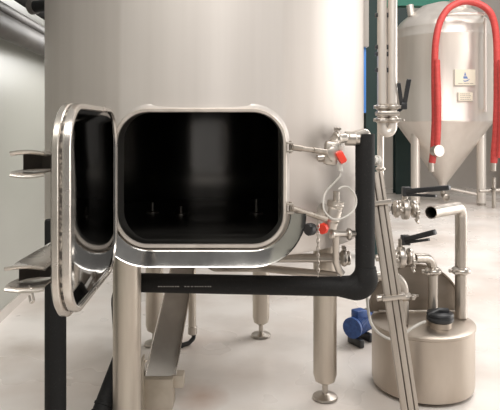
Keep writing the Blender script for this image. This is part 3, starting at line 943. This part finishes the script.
for dx, dy in ((-0.455, -0.20), (0.475, -0.20), (-0.285, 0.40)):
    rr = math.hypot(dx, dy)
    ztop = ZW - (FR - rr) * (ZW - ZA) / (FR - 0.06) + 0.16
    mb = MB(); mb.lathe([(0, 0.03), (0.064, 0.03), (0.064, ztop), (0, ztop + 0.02)], (FX + dx, FY + dy, 0), seg=24); lg = mb.build('leg', M['far'], ft)
    mb = MB(); mb.lathe([(0, 0.001), (0.06, 0.001), (0.06, 0.02), (0.03, 0.035), (0, 0.035)], (FX + dx, FY + dy, 0), seg=20); mb.build('foot', M['steel'], lg)
mb = MB()
for a_ in ((-0.455, -0.20), (0.475, -0.20), (-0.285, 0.40)):
    mb.tube([(FX + a_[0], FY + a_[1], 0.14), (FX, FY, 0.235)], 0.017, 10)
mb.build('cross_brace', M['far'], ft)
mb = MB(); mb.cyl((FX, FY, ZA - 0.03), (FX, FY, 0.15), 0.03, 16); mb.tube([(FX, FY, 0.17), (FX, FY, 0.12), (FX, FY - 0.14, 0.10)], 0.035, 16, 0.03); clamp_ring(mb, (FX, FY - 0.14, 0.10), (0, 1, 0), 0.055, 0.02)
mb.build('drain_outlet', M['steel'], ft)
# top manway, hose bar
mb = MB(); c = Vector((X_(461, 8.1), 8.1, ZS + 0.36))
mb.lathe([(0.14, -0.2), (0.15, 0.0), (0.17, 0.01), (0.17, 0.03), (0.1, 0.06), (0, 0.07)], c, (0.15, -0.25, 1), 32); mb.build('top_manway', M['far'], ft)
mb = MB(); mb.lathe([(0, 0), (0.05, 0), (0.05, 0.16), (0, 0.17)], P(411.5, 9, 8.3) + Vector((0, 0, -0.10)), (-0.15, 0, 1), 16); mb.build('vent_lug', M['far'], ft)
bz = Z_(14, 7.575)
mb = MB(); mb.tube([P(447, 14, 7.61), P(493, 13.5, 7.61)], 0.022, 14)
mb.tube([P(448, 14, 7.61), (X_(448, 7.61), 7.85, bz - 0.0)], 0.016, 10); mb.tube([P(485, 14, 7.61), P(483, 15, 7.99)], 0.016, 10)
mb.build('hose_bar', M['far'], ft)
mb = MB(); mb.cyl(P(445.5, 14, 7.63), P(448, 14, 7.63), 0.03, 12); mb.build('bar_end', M['black'], ft)
# sight tube down the right flank
mb = MB(); mb.tube([P(485.5, 18, 7.72), P(485.5, 112, 7.72)], 0.024, 14); mb.tube([P(485.5, 22, 7.72), P(484, 22, 8.1)], 0.02, 10); mb.tube([P(485.5, 110, 7.72), P(484, 110, 8.1)], 0.02, 10)
mb.build('sight_tube', M['far'], ft)


def front_of(px, dy=0.004):
    """point on the far tank's shell in front, at photo column px: returns (x, y)"""
    y = FY - FR
    for _ in range(12):
        x = X_(px, y); y = FY - math.sqrt(max(FR * FR - (x - FX) ** 2, 0.01))
    return x, y - dy


def shell_patch(mb, px0, px1, py0, py1, dy, n_=8, th_=0.006):
    rows = []
    for k in range(n_ + 1):
        x, y = front_of(px0 + (px1 - px0) * k / n_, dy)
        zt_, zb_ = Z_(py0, y), Z_(py1, y)
        rows.append([(x, y, zt_), (x, y, zb_), (x, y + th_, zb_), (x, y + th_, zt_)])
    mb.quad_rows(rows, cap0=True, cap1=True)


mb = MB(); shell_patch(mb, 453.5, 475, 69.5, 86, 0.010, th_=0.012); pl = mb.build('name_plate', M['plate'], ft, angle=50); pl['label'] = 'cream name plate with a blue emblem'
mb = MB()
yb = front_of(465, 0.012)[1]
# emblem: a small pointed figure over a curved swoosh
e = lambda px, py: (X_(px, yb), yb, Z_(py, yb))
mb.extrude([e(465.1, 71.6), e(466.3, 75.6), e(464.0, 75.6)], (0, 0.004, 0))
mb.extrude([e(463.4, 76.2), e(466.8, 76.2), e(468.2, 78.6), e(462.2, 78.6)], (0, 0.004, 0))
sw = [(460.3, 78.6), (462.4, 80.0), (465.1, 80.7), (467.8, 80.0), (470.2, 78.6)]
mb.extrude([e(a_, b_) for a_, b_ in sw] + [e(a_, b_ + 1.0) for a_, b_ in reversed(sw[1:-1])], (0, 0.004, 0))
mb.build('emblem', M['emblem'], pl, smooth=False)
mb = MB()
for py_, xa, xb in ((83.2, 458, 462.5), (83.2, 463.2, 469), (83.2, 469.7, 473)):
    shell_patch(mb, xa, xb, py_, py_ + 0.6, 0.012, 4, 0.004)
shell_patch(mb, 453.7, 454.6, 69.5, 86, 0.012, 2, 0.004); shell_patch(mb, 453.7, 475, 85.2, 86, 0.012, 8, 0.004)
mb.build('plate_lettering', M['ink'], pl)
mb = MB(); shell_patch(mb, 457, 472.5, 92.5, 101.5, 0.010, th_=0.012); pl2 = mb.build('data_plate', M['plate'], ft, angle=50)
mb = MB()
rnd = random.Random(3)
for py_ in (93.6, 95.4, 97.2, 99.0):
    x = 460.0
    while x < 469.5:
        w = rnd.uniform(0.9, 2.2)
        shell_patch(mb, x, min(x + w, 470.5), py_, py_ + 0.6, 0.012, 2, 0.004); x += w + 0.5
shell_patch(mb, 457.2, 458.1, 92.5, 101.5, 0.012, 2, 0.004); shell_patch(mb, 457.2, 472.5, 100.8, 101.5, 0.012, 6, 0.004)
mb.build('plate_lettering', M['ink'], pl2)

# red hose draped over the bar
rh = thing('red_hose', 'long red hose draped in an arch over the far cone-bottomed tank', 'hose', tuple(P(465, 100, 7.55)))
hyy = 7.50
pts = [P(432.0, 163, hyy), P(433.5, 150, hyy), P(435, 120, hyy), P(434.7, 90, hyy), P(434.8, 60, hyy), P(436, 40, hyy), P(440, 22, hyy + 0.02), P(448, 9, hyy + 0.03), P(458, 3, hyy + 0.05), P(468, 1.5, hyy + 0.05), P(480, 4.5, hyy + 0.04),
       P(489, 11, hyy + 0.0), P(494, 22, hyy), P(496.5, 40, hyy), P(497.2, 70, hyy), P(497, 100, hyy), P(496, 130, hyy), P(494.5, 150, hyy), P(493.8, 163, hyy)]
mb = MB(); mb.tube(spline(pts, 8), 0.044, 18); mb.build('hose', M['red'], rh)
mb = MB(); mb.tube(spline([P(436.8, 60, hyy - 0.03), P(438.0, 100, hyy - 0.07), P(437.8, 130, hyy - 0.06), P(436.8, 149, hyy - 0.03)], 8), 0.040, 16)
mb.build('hose', M['red'], rh)
for q_, r_, n_ in ((P(431.4, 168.5, hyy), 0.04, 0), (P(437.0, 151, hyy - 0.05), 0.075, 1), (P(493.6, 168, hyy), 0.04, 0)):
    mb = MB()
    if n_: mb.lathe([(0, -0.05), (r_, -0.05), (r_ + 0.006, 0), (r_, 0.05), (0, 0.05)], q_, (0.3, -1, 0.1), 20)
    else: mb.cyl(q_ + Vector((0, 0, -0.04)), q_ + Vector((0, 0, 0.08)), r_, 16, bev=0.006)
    mb.build('coupling', M['steel'], rh)
mb = MB(); mb.tube(spline([P(500.5, 60, 7.39), P(501.5, 100, 7.39), P(501, 140, 7.39), P(499.5, 158, 7.39)], 8), 0.035, 14)
tag(mb.build('red_hose', M['red']), 'second red hose hanging at the right edge beside the draped one', 'hose')

# neighbour tank at the right edge
NX, NY = X_(542, 9.3), 9.3
nt_ = thing('conical_tank', 'second far cone-bottomed tank, mostly cut off by the right edge of the picture', 'tank', (NX, NY, 0))
mb = MB(); mb.lathe([(0.68, 1.2), (0.68, 2.3), (0.6, 2.45), (0.3, 2.7), (0, 2.76)], (NX, NY, 0), seg=64); mb.build('shell', M['far'], nt_)
mb = MB(); mb.lathe([(0.68, 1.2), (0.06, 0.28), (0.05, 0.2), (0, 0.2)], (NX, NY, 0), seg=64); mb.build('cone', M['far'], nt_)
for dx in (-0.46, 0.46):
    for dy in (-0.3, 0.3):
        mb = MB(); mb.cyl((NX + dx, NY + dy, 0.001), (NX + dx, NY + dy, 1.05), 0.06, 20); mb.build('leg', M['far'], nt_)

# small valve by the far right leg
sv = thing('outlet_valve', 'small steel outlet valve low on the floor by the far tank leg at right edge', 'valve', tuple(P(492, 196, 7.9)))
zz = 0.0
mb = MB(); q_ = P(494, 190, 7.9); mb.cyl((q_.x, q_.y, 0.001), (q_.x, q_.y, 0.42), 0.028, 16); mb.tube([P(479, 191, 7.9), P(500, 190, 7.9)], 0.022, 14); mb.build('pipe', M['steel'], sv)
clamp(sv, P(493, 190, 7.88), (1, 0, 0), (0, -1, 1), 0.055, M['steel'])

# ------------------------------------------------------------------ ducts and pipes at the upper left
def wall_run(off, z, y0, y1, r, name, label, cat, m):
    a_ = wl0 + wdir * y0 - wnorm * off; b_ = wl0 + wdir * y1 - wnorm * off
    a_.z = b_.z = z
    t = thing(name, label, cat, tuple(a_))
    mb = MB(); mb.tube([a_, b_], r, 28); mb.build('pipe', m, t)
    for k in (0.2, 0.62):
        p = a_ + (b_ - a_) * k
        mb = MB(); mb.bar(p, p + wnorm * (off - 0.002), 0.03, 0.03); mb.build('wall_bracket', M['duct'], t)
    return t


wall_run(0.14, 1.645, 0.2, 9.5, 0.062, 'service_pipe', 'thick grey service pipe along the left wall, lowest of three', 'pipe', M['duct'])
wall_run(0.12, 1.745, 0.2, 9.5, 0.030, 'service_pipe', 'slim grey pipe along the left wall, between the thick grey and the dark one', 'pipe', M['duct'])
wall_run(0.17, 1.86, 0.2, 9.5, 0.055, 'service_pipe', 'dark service pipe along the left wall, topmost of three', 'pipe', M['insul'])
b0 = Vector((-1.135, 3.0, Z_(7, 3.0)))
bd = Vector((TX - b0.x, TY - b0.y, 0)); b1 = b0 + bd.normalized() * (bd.length - TR - 0.002)
bp_ = thing('branch_pipe', 'short black level pipe meeting the service pipes beside the tank', 'pipe', tuple(b0))
mb = MB(); mb.tube([b0, b1], 0.030, 20); mb.build('pipe', M['insul'], bp_)
mb = MB(); mb.lathe([(0.03, -0.014), (0.04, -0.014), (0.04, 0.014), (0.03, 0.014)], b0 + bd.normalized() * 0.02, bd, 20); mb.build('flange', M['duct'], bp_)

for o in bpy.data.objects:
    if '_w' in o: del o['_w']
